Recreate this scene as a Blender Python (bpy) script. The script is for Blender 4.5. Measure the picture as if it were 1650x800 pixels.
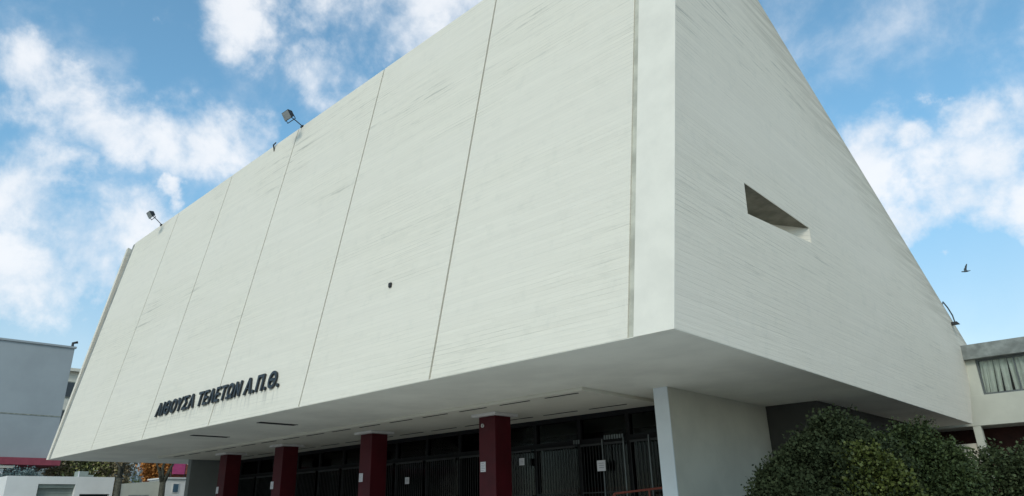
import bpy, bmesh, math, random
import numpy as np
from mathutils import Vector, Matrix
random.seed(7); rng = np.random.default_rng(7)
S = bpy.context.scene
for o in list(bpy.data.objects): bpy.data.objects.remove(o)
COL = S.collection
Z = 1.6                                   # eye height above the ground

# ---------------------------------------------------------------- camera
cam = bpy.data.cameras.new('camera'); cam.sensor_width = 36; cam.sensor_fit = 'HORIZONTAL'
cam.lens = 1109.3 * 36 / 1650; cam.clip_end = 3000; cam.clip_start = 0.1
co = bpy.data.objects.new('camera', cam); COL.objects.link(co)
R_, U_, F_ = Vector((0.73412, 0.67859, -0.02421)), Vector((0.25796, -0.24574, 0.93438)), Vector((-0.62811, 0.69219, 0.35545))
m = Matrix((R_, U_, -F_)).transposed().to_4x4(); m.translation = (0, 0, Z); co.matrix_world = m
S.camera = co

# ---------------------------------------------------------------- sky, sun, exposure
SUN = Vector((0.38, -0.74, 0.58)).normalized()
S.view_settings.view_transform = 'Standard'; S.view_settings.look = 'None'
S.view_settings.exposure = 0.50; S.view_settings.gamma = 1.0
W = bpy.data.worlds.new('World'); S.world = W; W.use_nodes = True
nt = W.node_tree; nt.nodes.clear()
def N(t, typ, **kw):
    n = t.nodes.new(typ)
    for k, v in kw.items(): setattr(n, k, v)
    return n
def math_(t, op, a, b=None, c=None, clamp=False):
    n = N(t, 'ShaderNodeMath', operation=op, use_clamp=clamp)
    for i, v in enumerate((a, b, c)):
        if v is None: continue
        if isinstance(v, (int, float)): n.inputs[i].default_value = v
        else: t.links.new(v, n.inputs[i])
    return n.outputs[0]
def mixc(t, fac, a, b, mode='MIX'):
    n = N(t, 'ShaderNodeMix', data_type='RGBA', blend_type=mode)
    for i, v in ((0, fac), (6, a), (7, b)):
        if isinstance(v, (int, float)): n.inputs[i].default_value = v
        elif isinstance(v, (tuple, list)): n.inputs[i].default_value = (*v[:3], 1)
        else: t.links.new(v, n.inputs[i])
    return n.outputs[2]
def smooth(t, v, lo, hi, a=0.0, b=1.0):
    n = N(t, 'ShaderNodeMapRange', interpolation_type='SMOOTHSTEP')
    t.links.new(v, n.inputs[0])
    for i, q in enumerate((lo, hi, a, b)): n.inputs[i + 1].default_value = q
    return n.outputs[0]
sky = N(nt, 'ShaderNodeTexSky', sky_type='NISHITA'); sky.sun_disc = False
sky.sun_elevation = math.asin(SUN.z); sky.sun_rotation = math.atan2(SUN.x, SUN.y)
sky.air_density = 1.0; sky.dust_density = 0.6; sky.ozone_density = 2.5; sky.altitude = 50
tc = N(nt, 'ShaderNodeTexCoord')
D = tc.outputs['Generated']
# cloud banks: each a soft cap of the sky (direction, angular radius), broken up by noise
BANKS = [(-0.859, 0.103, 0.501, 0.051), (-0.865, 0.153, 0.477, 0.055), (-0.865, 0.211, 0.455, 0.058), (-0.845, 0.261, 0.467, 0.054),
 (-0.832, 0.32, 0.454, 0.057), (-0.8, 0.381, 0.465, 0.048), (-0.884, 0.119, 0.452, 0.042), (-0.749, 0.296, 0.592, 0.061),
 (-0.742, 0.327, 0.586, 0.047), (-0.71, 0.421, 0.565, 0.054), (-0.644, 0.451, 0.617, 0.084), (-0.582, 0.497, 0.644, 0.093),
 (-0.509, 0.519, 0.687, 0.1), (-0.684, 0.37, 0.628, 0.048), (-0.649, 0.488, 0.583, 0.051), (-0.922, 0.16, 0.352, 0.069),
 (-0.922, 0.218, 0.32, 0.088), (-0.947, 0.169, 0.275, 0.068), (-0.919, 0.273, 0.284, 0.056), (-0.897, 0.268, 0.352, 0.05),
 (-0.905, 0.189, 0.38, 0.039), (-0.867, 0.291, 0.404, 0.02), (-0.788, 0.214, 0.577, 0.015), (-0.166, 0.884, 0.438, 0.047),
 (-0.184, 0.897, 0.401, 0.048), (-0.14, 0.905, 0.401, 0.03), (-0.1, 0.885, 0.454, 0.018), (-0.073, 0.906, 0.417, 0.045),
 (-0.027, 0.914, 0.405, 0.045), (-0.071, 0.931, 0.359, 0.058), (-0.114, 0.933, 0.342, 0.055), (-0.176, 0.925, 0.338, 0.037),
 (-0.053, 0.947, 0.318, 0.045), (-0.147, 0.947, 0.285, 0.017), (-0.114, 0.954, 0.276, 0.012),
 (0.1, 0.9, 0.42, 0.12), (0.2, 0.93, 0.3, 0.12)]
warp = N(nt, 'ShaderNodeTexNoise'); warp.inputs['Scale'].default_value = 9; warp.inputs['Detail'].default_value = 7; warp.inputs['Roughness'].default_value = .6
nt.links.new(D, warp.inputs['Vector'])
wv = N(nt, 'ShaderNodeVectorMath', operation='SUBTRACT'); nt.links.new(warp.outputs['Color'], wv.inputs[0]); wv.inputs[1].default_value = (.5, .5, .5)
ws = N(nt, 'ShaderNodeVectorMath', operation='SCALE'); nt.links.new(wv.outputs[0], ws.inputs[0]); ws.inputs['Scale'].default_value = 0.15
wa = N(nt, 'ShaderNodeVectorMath', operation='ADD'); nt.links.new(D, wa.inputs[0]); nt.links.new(ws.outputs[0], wa.inputs[1])
acc = None
for x, y, z, r in BANKS:
    d = N(nt, 'ShaderNodeVectorMath', operation='DISTANCE'); nt.links.new(wa.outputs[0], d.inputs[0])
    v = Vector((x, y, z)).normalized(); d.inputs[1].default_value = v
    q = smooth(nt, d.outputs['Value'], r * 1.5, r * 0.0)
    acc = q if acc is None else math_(nt, 'SMOOTH_MAX', acc, q, 0.25)
n1 = N(nt, 'ShaderNodeTexNoise'); nt.links.new(D, n1.inputs['Vector'])
n1.inputs['Scale'].default_value = 8; n1.inputs['Detail'].default_value = 10; n1.inputs['Roughness'].default_value = 0.6; n1.inputs['Distortion'].default_value = 0.15
n2 = N(nt, 'ShaderNodeTexNoise'); nt.links.new(D, n2.inputs['Vector'])
n2.inputs['Scale'].default_value = 3.0; n2.inputs['Detail'].default_value = 6
# away from the banks unseen broken cloud is added to whiten the skylight
sx = N(nt, 'ShaderNodeSeparateXYZ'); nt.links.new(D, sx.inputs[0])
behind = smooth(nt, math_(nt, 'SUBTRACT', sx.outputs['X'], sx.outputs['Y']), -0.35, 0.25)
left = smooth(nt, sx.outputs['Y'], 0.0, -0.2)
other = math_(nt, 'MULTIPLY', math_(nt, 'MAXIMUM', behind, left), smooth(nt, n2.outputs['Fac'], 0.38, 0.6))
front = math_(nt, 'MAXIMUM', acc, math_(nt, 'MULTIPLY', other, 0.75))
nn = math_(nt, 'MULTIPLY', math_(nt, 'SUBTRACT', n1.outputs['Fac'], 0.5), 3.2)
nn = math_(nt, 'MULTIPLY', nn, math_(nt, 'ADD', 0.3, math_(nt, 'MULTIPLY', math_(nt, 'MINIMUM', math_(nt, 'MULTIPLY', front, 2.5), 1.0), 0.75)))
dens = smooth(nt, math_(nt, 'ADD', front, nn), 0.04, 1.25)
low = smooth(nt, sx.outputs['Z'], 0.42, 0.0, 0.0, 0.5)
wisp = math_(nt, 'MULTIPLY', smooth(nt, n1.outputs['Fac'], 0.5, 0.78), 0.20)
dens = math_(nt, 'MAXIMUM', dens, wisp)
dens = math_(nt, 'MAXIMUM', dens, low)
tint = mixc(nt, 1.0, sky.outputs[0], (1.36, 1.80, 1.62), 'MULTIPLY')
tint = mixc(nt, smooth(nt, sx.outputs['Z'], 0.5, 0.08, 0, 1), tint, mixc(nt, 1.0, tint, (.74, .62, .62), 'MULTIPLY'))
cl = mixc(nt, smooth(nt, n1.outputs['Fac'], 0.3, 0.7), (5.9, 6.4, 7.0), (7.4, 7.5, 7.7))
skyc = mixc(nt, math_(nt, 'MULTIPLY', dens, 0.88), tint, cl)
bg = N(nt, 'ShaderNodeBackground'); bg.inputs['Strength'].default_value = 0.095
nt.links.new(skyc, bg.inputs['Color'])
wo = N(nt, 'ShaderNodeOutputWorld'); nt.links.new(bg.outputs[0], wo.inputs[0])
sl = bpy.data.lights.new('sun', 'SUN'); sl.energy = 1.1; sl.angle = math.radians(16); sl.color = (1, .94, .86)
so = bpy.data.objects.new('sun', sl); COL.objects.link(so)
so.rotation_euler = (-SUN).to_track_quat('-Z', 'Y').to_euler(); so.location = (10, -20, 30)

# ---------------------------------------------------------------- materials
def newmat(name):
    mt = bpy.data.materials.new(name); mt.use_nodes = True
    t = mt.node_tree; b = t.nodes['Principled BSDF']; return mt, t, b
def simple(name, col, rough=0.7, metal=0.0, var=0.12, scale=3.0, bump=0.0, spec=0.3):
    mt, t, b = newmat(name)
    c = N(t, 'ShaderNodeTexCoord'); n = N(t, 'ShaderNodeTexNoise'); t.links.new(c.outputs['Object'], n.inputs['Vector'])
    n.inputs['Scale'].default_value = scale; n.inputs['Detail'].default_value = 7; n.inputs['Roughness'].default_value = .6
    f = smooth(t, n.outputs['Fac'], .3, .7)
    out = mixc(t, f, tuple(x * (1 - var) for x in col), tuple(min(1, x * (1 + var)) for x in col))
    t.links.new(out, b.inputs['Base Color']); b.inputs['Roughness'].default_value = rough
    b.inputs['Metallic'].default_value = metal; b.inputs['Specular IOR Level'].default_value = spec
    if bump:
        bp = N(t, 'ShaderNodeBump'); bp.inputs['Strength'].default_value = bump; bp.inputs['Distance'].default_value = .02
        t.links.new(n.outputs['Fac'], bp.inputs['Height']); t.links.new(bp.outputs[0], b.inputs['Normal'])
    return mt
def board_concrete(name, base, h=0.11, crack=0.5, dirt=0.5, drips=False, topstain=False, ca=1.0):
    """painted board-marked concrete: horizontal shutter boards, paint streaks, dark hairlines between boards"""
    mt, t, b = newmat(name); L = t.links
    c = N(t, 'ShaderNodeTexCoord'); s = N(t, 'ShaderNodeSeparateXYZ'); L.new(c.outputs['Object'], s.inputs[0])
    along = math_(t, 'ADD', s.outputs['X'], s.outputs['Y']); zz = s.outputs['Z']
    wob = N(t, 'ShaderNodeTexNoise'); wob.inputs['Scale'].default_value = .6; L.new(c.outputs['Object'], wob.inputs['Vector'])
    zz2 = math_(t, 'ADD', zz, math_(t, 'MULTIPLY', wob.outputs['Fac'], .05))
    zb = math_(t, 'DIVIDE', zz2, h); fl = math_(t, 'FLOOR', zb); fr = math_(t, 'FRACT', zb)
    wn = N(t, 'ShaderNodeTexWhiteNoise', noise_dimensions='1D'); L.new(fl, wn.inputs['W'])
    seg = math_(t, 'FLOOR', math_(t, 'ADD', math_(t, 'DIVIDE', along, 3.1), math_(t, 'MULTIPLY', wn.outputs['Value'], 7.0)))
    wn2 = N(t, 'ShaderNodeTexWhiteNoise', noise_dimensions='2D')
    cb = N(t, 'ShaderNodeCombineXYZ'); L.new(fl, cb.inputs[0]); L.new(seg, cb.inputs[1]); L.new(cb.outputs[0], wn2.inputs['Vector'])
    def stretched(sa, sz, scale, detail=6, rough=.6, off=0.0):
        k = N(t, 'ShaderNodeCombineXYZ'); L.new(math_(t, 'MULTIPLY', along, sa), k.inputs[0]); L.new(math_(t, 'MULTIPLY', zz, sz), k.inputs[1]); k.inputs[2].default_value = off
        n = N(t, 'ShaderNodeTexNoise'); n.inputs['Scale'].default_value = scale; n.inputs['Detail'].default_value = detail; n.inputs['Roughness'].default_value = rough
        L.new(k.outputs[0], n.inputs['Vector']); return n.outputs['Fac']
    streak = stretched(.22, 5.0, 1.3, 8, .68)
    fine = stretched(.8, 14.0, 2.0, 6, .7, 3.0)
    patch = stretched(.35, .8, .45, 4, .55, 7.0)
    scuff = stretched(.32, 7.0, 1.25, 9, .70, 11.0)
    edge = math_(t, 'MULTIPLY', smooth(t, fr, .10, .0), 1.0)
    ckm = math_(t, 'MULTIPLY', smooth(t, stretched(.25, 2.6, 1.1, 7, .65, 21.0), .46, .62), smooth(t, patch, .38, .62))
    cracks = math_(t, 'MULTIPLY', math_(t, 'MULTIPLY', edge, ckm), crack)
    hair = math_(t, 'MULTIPLY', math_(t, 'MULTIPLY', smooth(t, fr, .05, .0), smooth(t, stretched(.4, 9.0, 1.0, 4, .55, 41.0), .63, .68)), .7 * ca)
    dirt = smooth(t, zz, 6.0, 15.0, dirt * .55, min(1.0, dirt * 1.25))
    dk = math_(t, 'MULTIPLY', math_(t, 'MULTIPLY', smooth(t, scuff, .54, .68), smooth(t, patch, .45, .7)), dirt)
    col = mixc(t, math_(t, 'MULTIPLY', math_(t, 'SUBTRACT', wn2.outputs['Value'], 0.0), .2), base, tuple(x * .82 for x in base))
    col = mixc(t, smooth(t, streak, .35, .75, 0, .25), col, tuple(x * .8 for x in base))
    col = mixc(t, math_(t, 'MULTIPLY', smooth(t, fine, .45, .7, 0, .24), smooth(t, patch, .35, .62, .25, 1.0)), col, tuple(x * .7 for x in base))
    col = mixc(t, smooth(t, patch, .3, .7, 0, .16), col, (base[0] * .95, base[1] * .95, base[2] * .86))
    col = mixc(t, math_(t, 'MULTIPLY', smooth(t, fr, .09, .0), .16), col, (.30, .30, .27))
    col = mixc(t, cracks, col, (.10, .10, .085)); col = mixc(t, hair, col, (.10, .10, .09))
    col = mixc(t, math_(t, 'MULTIPLY', dk, .8), col, (.27, .27, .23))
    mott = N(t, 'ShaderNodeTexNoise'); mott.inputs['Scale'].default_value = 2.2; mott.inputs['Detail'].default_value = 8; mott.inputs['Roughness'].default_value = .7; L.new(c.outputs['Object'], mott.inputs['Vector'])
    col = mixc(t, smooth(t, mott.outputs['Fac'], .5, .75, 0, .16), col, (.40, .41, .36))
    if drips:      # rust and water runs below the lettering
        dr = stretched(3.2, .25, 2.0, 5, .6, 33.0)
        a = math_(t, 'MULTIPLY', smooth(t, s.outputs['X'], -5.9, -4.9), smooth(t, s.outputs['X'], 4.4, 3.6))
        zr = math_(t, 'MULTIPLY', smooth(t, zz, 4.5, 5.15), smooth(t, zz, 5.5, 5.2))
        f = math_(t, 'MULTIPLY', math_(t, 'MULTIPLY', smooth(t, dr, .48, .66), a), math_(t, 'MULTIPLY', zr, .5))
        col = mixc(t, f, col, (.33, .33, .30))
    if topstain:
        dr = stretched(2.2, .18, 1.6, 6, .65, 51.0)
        rz = math_(t, 'ADD', math_(t, 'MULTIPLY', s.outputs['Y'], -.3446), 12.87)      # height of the sloping top edge
        dd = math_(t, 'SUBTRACT', rz, zz)
        col = mixc(t, math_(t, 'MULTIPLY', smooth(t, dd, 2.6, .0), smooth(t, streak, .38, .66, 0.1, .65)), col, (.40, .37, .29))
        col = mixc(t, math_(t, 'MULTIPLY', smooth(t, dd, .35, .0), .35), col, (.42, .38, .28))
    L.new(col, b.inputs['Base Color']); b.inputs['Roughness'].default_value = .82; b.inputs['Specular IOR Level'].default_value = .25
    hh = math_(t, 'ADD', math_(t, 'MULTIPLY', wn2.outputs['Value'], .35), math_(t, 'ADD', math_(t, 'MULTIPLY', fine, .9), math_(t, 'MULTIPLY', streak, .8)))
    hh = math_(t, 'SUBTRACT', hh, math_(t, 'MULTIPLY', edge, .2))
    bp = N(t, 'ShaderNodeBump'); bp.inputs['Strength'].default_value = .55; bp.inputs['Distance'].default_value = .012
    L.new(hh, bp.inputs['Height']); L.new(bp.outputs[0], b.inputs['Normal'])
    return mt
def glassmat(name, tint=(.5, .55, .55), refl=.12, opacity=0.35):
    mt, t, b = newmat(name); t.nodes.remove(b)
    tr = N(t, 'ShaderNodeBsdfTransparent'); tr.inputs[0].default_value = (*tint, 1)
    gl = N(t, 'ShaderNodeBsdfGlossy'); gl.inputs['Roughness'].default_value = .05; gl.inputs[0].default_value = (refl, refl, refl, 1)
    fr = N(t, 'ShaderNodeFresnel'); fr.inputs[0].default_value = 1.5
    mx = N(t, 'ShaderNodeMixShader'); t.links.new(fr.outputs[0], mx.inputs[0]); t.links.new(tr.outputs[0], mx.inputs[1]); t.links.new(gl.outputs[0], mx.inputs[2])
    t.links.new(mx.outputs[0], t.nodes['Material Output'].inputs[0]); return mt
def leafmat(name, a, b_, rough=.45, spec=.4):
    mt, t, b = newmat(name)
    g = N(t, 'ShaderNodeNewGeometry'); 
    c = mixc(t, g.outputs['Random Per Island'], a, b_)
    tcn = N(t, 'ShaderNodeTexCoord'); n = N(t, 'ShaderNodeTexNoise'); n.inputs['Scale'].default_value = 1.6; t.links.new(tcn.outputs['Object'], n.inputs['Vector'])
    c = mixc(t, smooth(t, n.outputs['Fac'], .4, .65, 0, .5), c, tuple(x * .55 for x in a))
    t.links.new(c, b.inputs['Base Color']); b.inputs['Roughness'].default_value = rough; b.inputs['Specular IOR Level'].default_value = spec
    return mt
WHITE = (.725, .69, .59)
M = {}
M['front'] = board_concrete('painted_concrete_front', WHITE, crack=.6, dirt=.8, drips=True)
M['side'] = board_concrete('painted_concrete_side', (.755, .70, .59), crack=.6, dirt=.8, topstain=True)
M['fin'] = simple('smooth_painted_concrete', (.71, .68, .59), .8, var=.05, scale=1.2, bump=.15)
M['groove'] = simple('weathered_joint', (.46, .455, .38), .9, var=.22, scale=1.6)
M['groove2'] = simple('grey_joint', (.27, .28, .25), .9, var=.2, scale=1.6)
M['joint'] = simple('dark_joint', (.24, .25, .21), .9, var=.3, scale=4)
M['soffit'] = simple('soffit_paint', (.80, .78, .69), .85, var=.08, scale=.5, bump=.05)
M['darksoffit'] = simple('dark_brown_concrete', (.24, .225, .18), .9, var=.25, scale=2.5)
M['ceil'] = simple('ceiling_paint', (.66, .63, .54), .85, var=.05, scale=.6)
M['pillar'] = simple('pillar_paint', (.66, .70, .72), .7, var=.05, scale=.9, bump=.05)
M['wallgrey'] = simple('render_wall', (.50, .48, .40), .85, var=.08, scale=.7, bump=.1)
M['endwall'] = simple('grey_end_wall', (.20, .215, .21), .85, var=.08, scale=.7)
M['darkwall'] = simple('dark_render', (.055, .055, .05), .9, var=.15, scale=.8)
M['red'] = simple('oxblood_paint', (.062, .004, .008), .55, var=.15, scale=1.5, bump=.05)
M['cap'] = simple('cap_plaster', (.62, .60, .58), .8, var=.05)
M['black'] = simple('black_metal', (.02, .021, .022), .5, var=.2, spec=.4)
M['slot'] = simple('vent_black', (.012, .012, .012), .8)
M['steel'] = simple('gate_steel', (.035, .037, .037), .5, .3, var=.15)
M['bright_steel'] = simple('bright_steel', (.13, .145, .145), .4, .5, var=.1)
M['paper'] = simple('paper', (.62, .61, .64), .7, var=.02)
M['ink'] = simple('printed_ink', (.25, .25, .28), .7, var=.1)
M['wood'] = simple('reddish_wood', (.16, .06, .035), .5, var=.3, scale=2)
M['rail'] = simple('handrail_paint', (.20, .05, .035), .45, var=.15)
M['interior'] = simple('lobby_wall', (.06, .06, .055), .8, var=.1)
M['letter'] = simple('letter_metal', (.010, .014, .017), .4, var=.2, spec=.5)
M['frame'] = simple('dark_frame', (.011, .011, .012), .6, spec=.12)
M['glass'] = glassmat('door_glass', refl=.25)
M['glass2'] = glassmat('window_glass', (.95, .97, .96), refl=.5)
M['darkglass'] = simple('dark_glass', (.02, .025, .03), .1, spec=.6)
M['curtain'] = simple('curtain_fabric', (.85, .88, .80), .9, var=.08, scale=4)
M['fascia'] = simple('annex_roof_edge', (.22, .24, .225), .85, var=.25, scale=3, bump=.1)
M['annex'] = simple('annex_paint', (.49, .50, .43), .85, var=.06, scale=1, bump=.1)
M['annexred'] = simple('annex_dark_red', (.05, .018, .014), .7, var=.3, scale=2)
M['greywall'] = simple('blue_grey_render', (.315, .34, .345), .85, var=.06, scale=.35, bump=.05)
M['redfascia'] = simple('red_fascia', (.26, .055, .075), .6, var=.1)
M['white'] = simple('white_render', (.70, .70, .67), .8, var=.05, scale=.8)
M['shutter'] = simple('shutter_metal', (.26, .30, .27), .6, var=.08)
M['cream'] = simple('cream_render', (.62, .58, .48), .85, var=.06)
M['bark'] = simple('plane_bark', (.065, .065, .05), .95, var=.5, scale=6, bump=.5)
M['blue'] = simple('blue_glass', (.07, .13, .18), .2, spec=.6)
M['magenta'] = simple('magenta_banner', (.42, .06, .16), .6, var=.1)
M['tiles'] = simple('red_tiles', (.25, .07, .04), .8, var=.3, scale=3)
M['lens'] = simple('lamp_lens', (.28, .29, .28), .2, spec=.6)
M['leaf_dark'] = leafmat('leaf_dark', (.020, .030, .013), (.045, .060, .028), .75, .12)
M['leaf_green'] = leafmat('leaf_green', (.024, .040, .014), (.060, .086, .030), .65, .2)
M['leaf_yellow'] = leafmat('leaf_yellowgreen', (.035, .050, .010), (.10, .12, .03), .5, .2)
M['leaf_hedge'] = leafmat('leaf_hedge', (.035, .052, .022), (.080, .105, .048), .7, .15)
M['leaf_olive'] = leafmat('leaf_olive', (.10, .15, .14), (.22, .29, .28))
M['leaf_far'] = leafmat('leaf_far', (.17, .18, .06), (.42, .42, .17), .8, .1)
M['leaf_brown'] = leafmat('leaf_brown', (.17, .14, .08), (.40, .32, .2), .8, .1)
M['leaf_orange'] = leafmat('leaf_orange', (.32, .12, .03), (.62, .28, .08), .8, .1)
M['blade'] = leafmat('yucca_blade', (.05, .10, .03), (.14, .22, .08))
M['bird'] = simple('bird_feathers', (.10, .12, .13), .8, var=.4, scale=9)

# ---------------------------------------------------------------- helpers
class MB:
    def __init__(s): s.v = []; s.f = []
    def add(s, vs, fs):
        k = len(s.v); s.v += [tuple(p) for p in vs]; s.f += [tuple(i + k for i in f) for f in fs]; return s
    def box(s, x0, x1, y0, y1, z0, z1):
        vs = [(x, y, z) for z in (z0, z1) for y in (y0, y1) for x in (x0, x1)]
        return s.add(vs, [(0, 2, 3, 1), (4, 5, 7, 6), (0, 1, 5, 4), (2, 6, 7, 3), (0, 4, 6, 2), (1, 3, 7, 5)])
    def hexa(s, vs):   # 8 points: bottom 4 (ccw), top 4
        return s.add(vs, [(3, 2, 1, 0), (4, 5, 6, 7), (0, 1, 5, 4), (1, 2, 6, 5), (2, 3, 7, 6), (3, 0, 4, 7)])
    def prism_x(s, poly, x0, x1):  # polygon in (y,z), extruded along x
        n = len(poly); vs = [(x0, y, z) for y, z in poly] + [(x1, y, z) for y, z in poly]
        return s.add(vs, [tuple(range(n)), tuple(range(2 * n - 1, n - 1, -1))] + [(i, i + n, (i + 1) % n + n, (i + 1) % n) for i in range(n)])
    def tube(s, pts, r, seg=8):
        pts = [Vector(p) for p in pts]; rs = r if isinstance(r, (list, tuple)) else [r] * len(pts); vs = []; fs = []
        for i, p in enumerate(pts):
            d = (pts[min(i + 1, len(pts) - 1)] - pts[max(i - 1, 0)]).normalized()
            a = d.orthogonal().normalized() if i == 0 else (a - d * a.dot(d)).normalized()
            b = d.cross(a)
            for k in range(seg):
                t = 2 * math.pi * k / seg; vs.append(p + (a * math.cos(t) + b * math.sin(t)) * rs[i])
        for i in range(len(pts) - 1):
            for k in range(seg):
                k2 = (k + 1) % seg; fs.append((i * seg + k, i * seg + k2, (i + 1) * seg + k2, (i + 1) * seg + k))
        fs.append(tuple(range(seg - 1, -1, -1))); fs.append(tuple((len(pts) - 1) * seg + k for k in range(seg)))
        return s.add(vs, fs)
def tag(o, label, cat, group=None):
    o['label'] = label; o['category'] = cat
    if group: o['group'] = group
    return o
def thing(name, label, cat, loc, group=None):
    o = bpy.data.objects.new(name, None); o.empty_display_size = .3; COL.objects.link(o); o.location = loc
    return tag(o, label, cat, group)
def origin(o):
    v = Vector((0, 0, 0))
    while o is not None: v += o.location; o = o.parent
    return v
def obj(name, mb, mat, parent=None, bevel=0.0, smooth_=False, loc=None):
    """mb holds world coordinates; the mesh is shifted so that parent + own location land there"""
    base = origin(parent) if parent else Vector(loc or (0, 0, 0))
    me = bpy.data.meshes.new(name)
    me.from_pydata([(x - base.x, y - base.y, z - base.z) for x, y, z in mb.v], [], mb.f); me.validate()
    bm = bmesh.new(); bm.from_mesh(me); bmesh.ops.recalc_face_normals(bm, faces=bm.faces)
    if bevel: bmesh.ops.bevel(bm, geom=bm.edges[:], offset=bevel, segments=2, affect='EDGES', profile=.6)
    bm.to_mesh(me); bm.free(); me.materials.append(mat)
    if smooth_: me.shade_smooth()
    o = bpy.data.objects.new(name, me); COL.objects.link(o)
    if parent: o.parent = parent
    else: o.location = base
    return o
def tagobj(name, mb, mat, label, cat, group=None, bevel=0, loc=(0, 0, 0), smooth_=False):
    return tag(obj(name, mb, mat, None, bevel, smooth_, loc), label, cat, group)
def copy_tree(o, parent=None):
    c = o.copy(); COL.objects.link(c); c.parent = parent
    for ch in [k for k in bpy.data.objects if k.parent == o]: copy_tree(ch, c)
    return c

# ---------------------------------------------------------------- ground
def structure(name, mb, mat):
    o = obj(name, mb, mat); o['kind'] = 'structure'; return o
mt, t, b = newmat('paving'); c = N(t, 'ShaderNodeTexCoord')
br = N(t, 'ShaderNodeTexBrick'); t.links.new(c.outputs['Object'], br.inputs['Vector']); br.inputs['Scale'].default_value = 1.6
br.inputs['Color1'].default_value = (.58, .56, .51, 1); br.inputs['Color2'].default_value = (.52, .50, .46, 1); br.inputs['Mortar'].default_value = (.13, .13, .12, 1); br.inputs['Mortar Size'].default_value = .01
t.links.new(br.outputs['Color'], b.inputs['Base Color']); b.inputs['Roughness'].default_value = .85; M['paving'] = mt
M['asphalt'] = simple('asphalt', (.28, .28, .265), .9, var=.2, scale=2)
M['soil'] = simple('soil', (.07, .05, .035), 1, var=.4, scale=5, bump=.5)
structure('ground', MB().add([(-1500, -1500, 0), (1500, -1500, 0), (1500, 1500, 0), (-1500, 1500, 0)], [(0, 1, 2, 3)]), M['asphalt'])
structure('pavement', MB().add([(-44, -8, .012), (12, -8, .012), (12, 33, .012), (-44, 33, .012)], [(0, 1, 2, 3)]), M['asphalt'])
structure('bounce_forecourt', MB().add([(-17, -8, .020), (12, -8, .020), (12, 33, .020), (-17, 33, .020)], [(0, 1, 2, 3)]), M['paving'])  # unseen pale paving, added to bounce light onto the near soffit
structure('soil_bed', MB().box(-6.6, 3, 13.2, 32.5, 0.02, .12), M['soil'])

# ---------------------------------------------------------------- the ceremonial hall
BX, FY, FZ, TY = -5.633, 10.24, 2.8 + Z, 12.112       # near bottom corner, lower front line, soffit height, upper front line
GX = BX - .8155; PW = 5.4806; LX = GX - 5 * PW - 5.4467
def topz(x): return 2.8 + 11.886 + .0163 * (x - BX) + Z
def fy(z, x=BX): return FY + (z - FZ) / (14.686 + Z - FZ) * (TY - FY)
BY, BKY, BKZ = 33.56, 36.12, 6.43 + Z
LEAN = .0337                              # the near side wall leans out by this much per metre
def sx(x, z):                             # sideways drift of the front's verticals with height
    k = .4008 if x > GX + .01 else (.2103 if x > GX - 1 else .6625)
    return x + k * (z - FZ) / 11.9
HALL = thing('ceremonial_hall', 'white wedge-shaped concrete hall with leaning front and steep sloping roof', 'building', (-22.5, 22, 0))
# front panels, with open joints between them
def panel(x0, x1, n=12):
    mb = MB(); T = .18
    lo = [(x0, FY, FZ), (x1, FY, FZ), (x1, FY + T, FZ), (x0, FY + T, FZ)]
    a, b_ = topz(x0), topz(x1); hi = [(sx(x0, a), fy(a), a), (sx(x1, b_), fy(b_), b_), (sx(x1, b_), fy(b_) + T, b_), (sx(x0, a), fy(a) + T, a)]
    return mb.hexa(lo + hi)
J = .032
edges = [GX - .14] + [GX - PW * i for i in range(1, 6)] + [LX]
for i in range(6):
    obj('front_panel', panel(edges[i + 1] + (J if i < 5 else 0), edges[i] - (J if i else 0)), M['front'], HALL, bevel=.006)
def lean_box(x0, x1, off, t_, mat, name, top=None):
    z1a, z1b = topz(x0), topz(x1)
    if top: z1a -= top; z1b -= top
    return obj(name, MB().hexa([(x0, FY + off, FZ), (x1, FY + off, FZ), (x1, FY + off + t_, FZ), (x0, FY + off + t_, FZ),
        (sx(x0, z1a), fy(z1a) + off, z1a), (sx(x1, z1b), fy(z1b) + off, z1b), (sx(x1, z1b), fy(z1b) + off + t_, z1b), (sx(x0, z1a), fy(z1a) + off + t_, z1a)]), mat, HALL)
lean_box(LX - .3, GX - .02, .183, .25, M['joint'], 'backing_wall', .004)
lean_box(GX - .135, GX - .003, .035, .14, M['groove'], 'expansion_joint', .002)
lean_box(LX - .40, LX - .003, .03, .15, M['groove2'], 'expansion_joint', .002)
# side walls
def wall_poly(x):
    return [(FY, FZ), (BY, FZ), (BKY, BKZ), (fy(topz(x)), topz(x))]
# right wall has a splayed slot window cut into it
WY0, WY1, WZ0, WZ1, WD = 13.86, 17.7, 5.98 + Z, 6.73 + Z, (2.3, .004, .004, 2.3)
P = wall_poly(BX); H4 = [(WY0, WZ0), (WY1, WZ0 + .34), (WY1, WZ1), (WY0, WZ1)]
mb = MB(); X0, X1 = GX, BX
ox = lambda p: LEAN * (p[1] - FZ)
vs = [(X1 + ox(p), *p) for p in P] + [(X1 + ox(p), *p) for p in H4] + [(X0 + ox(p) * .52, *p) for p in P] + [(X1 + ox(p) - WD[i], *p) for i, p in enumerate(H4)]
fs = [(0, 1, 5, 4), (1, 2, 6, 5), (2, 3, 7, 6), (3, 0, 4, 7), (11, 10, 9, 8), (12, 13, 14, 15)]
fs += [(i, (i + 1) % 4, 8 + (i + 1) % 4, 8 + i) for i in range(4)]
fs += [(4 + i, 12 + i, 12 + (i + 1) % 4, 4 + (i + 1) % 4) for i in range(4)]
mb.add(vs, fs)
SW = obj('side_wall', mb, M['side'], HALL)
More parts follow.
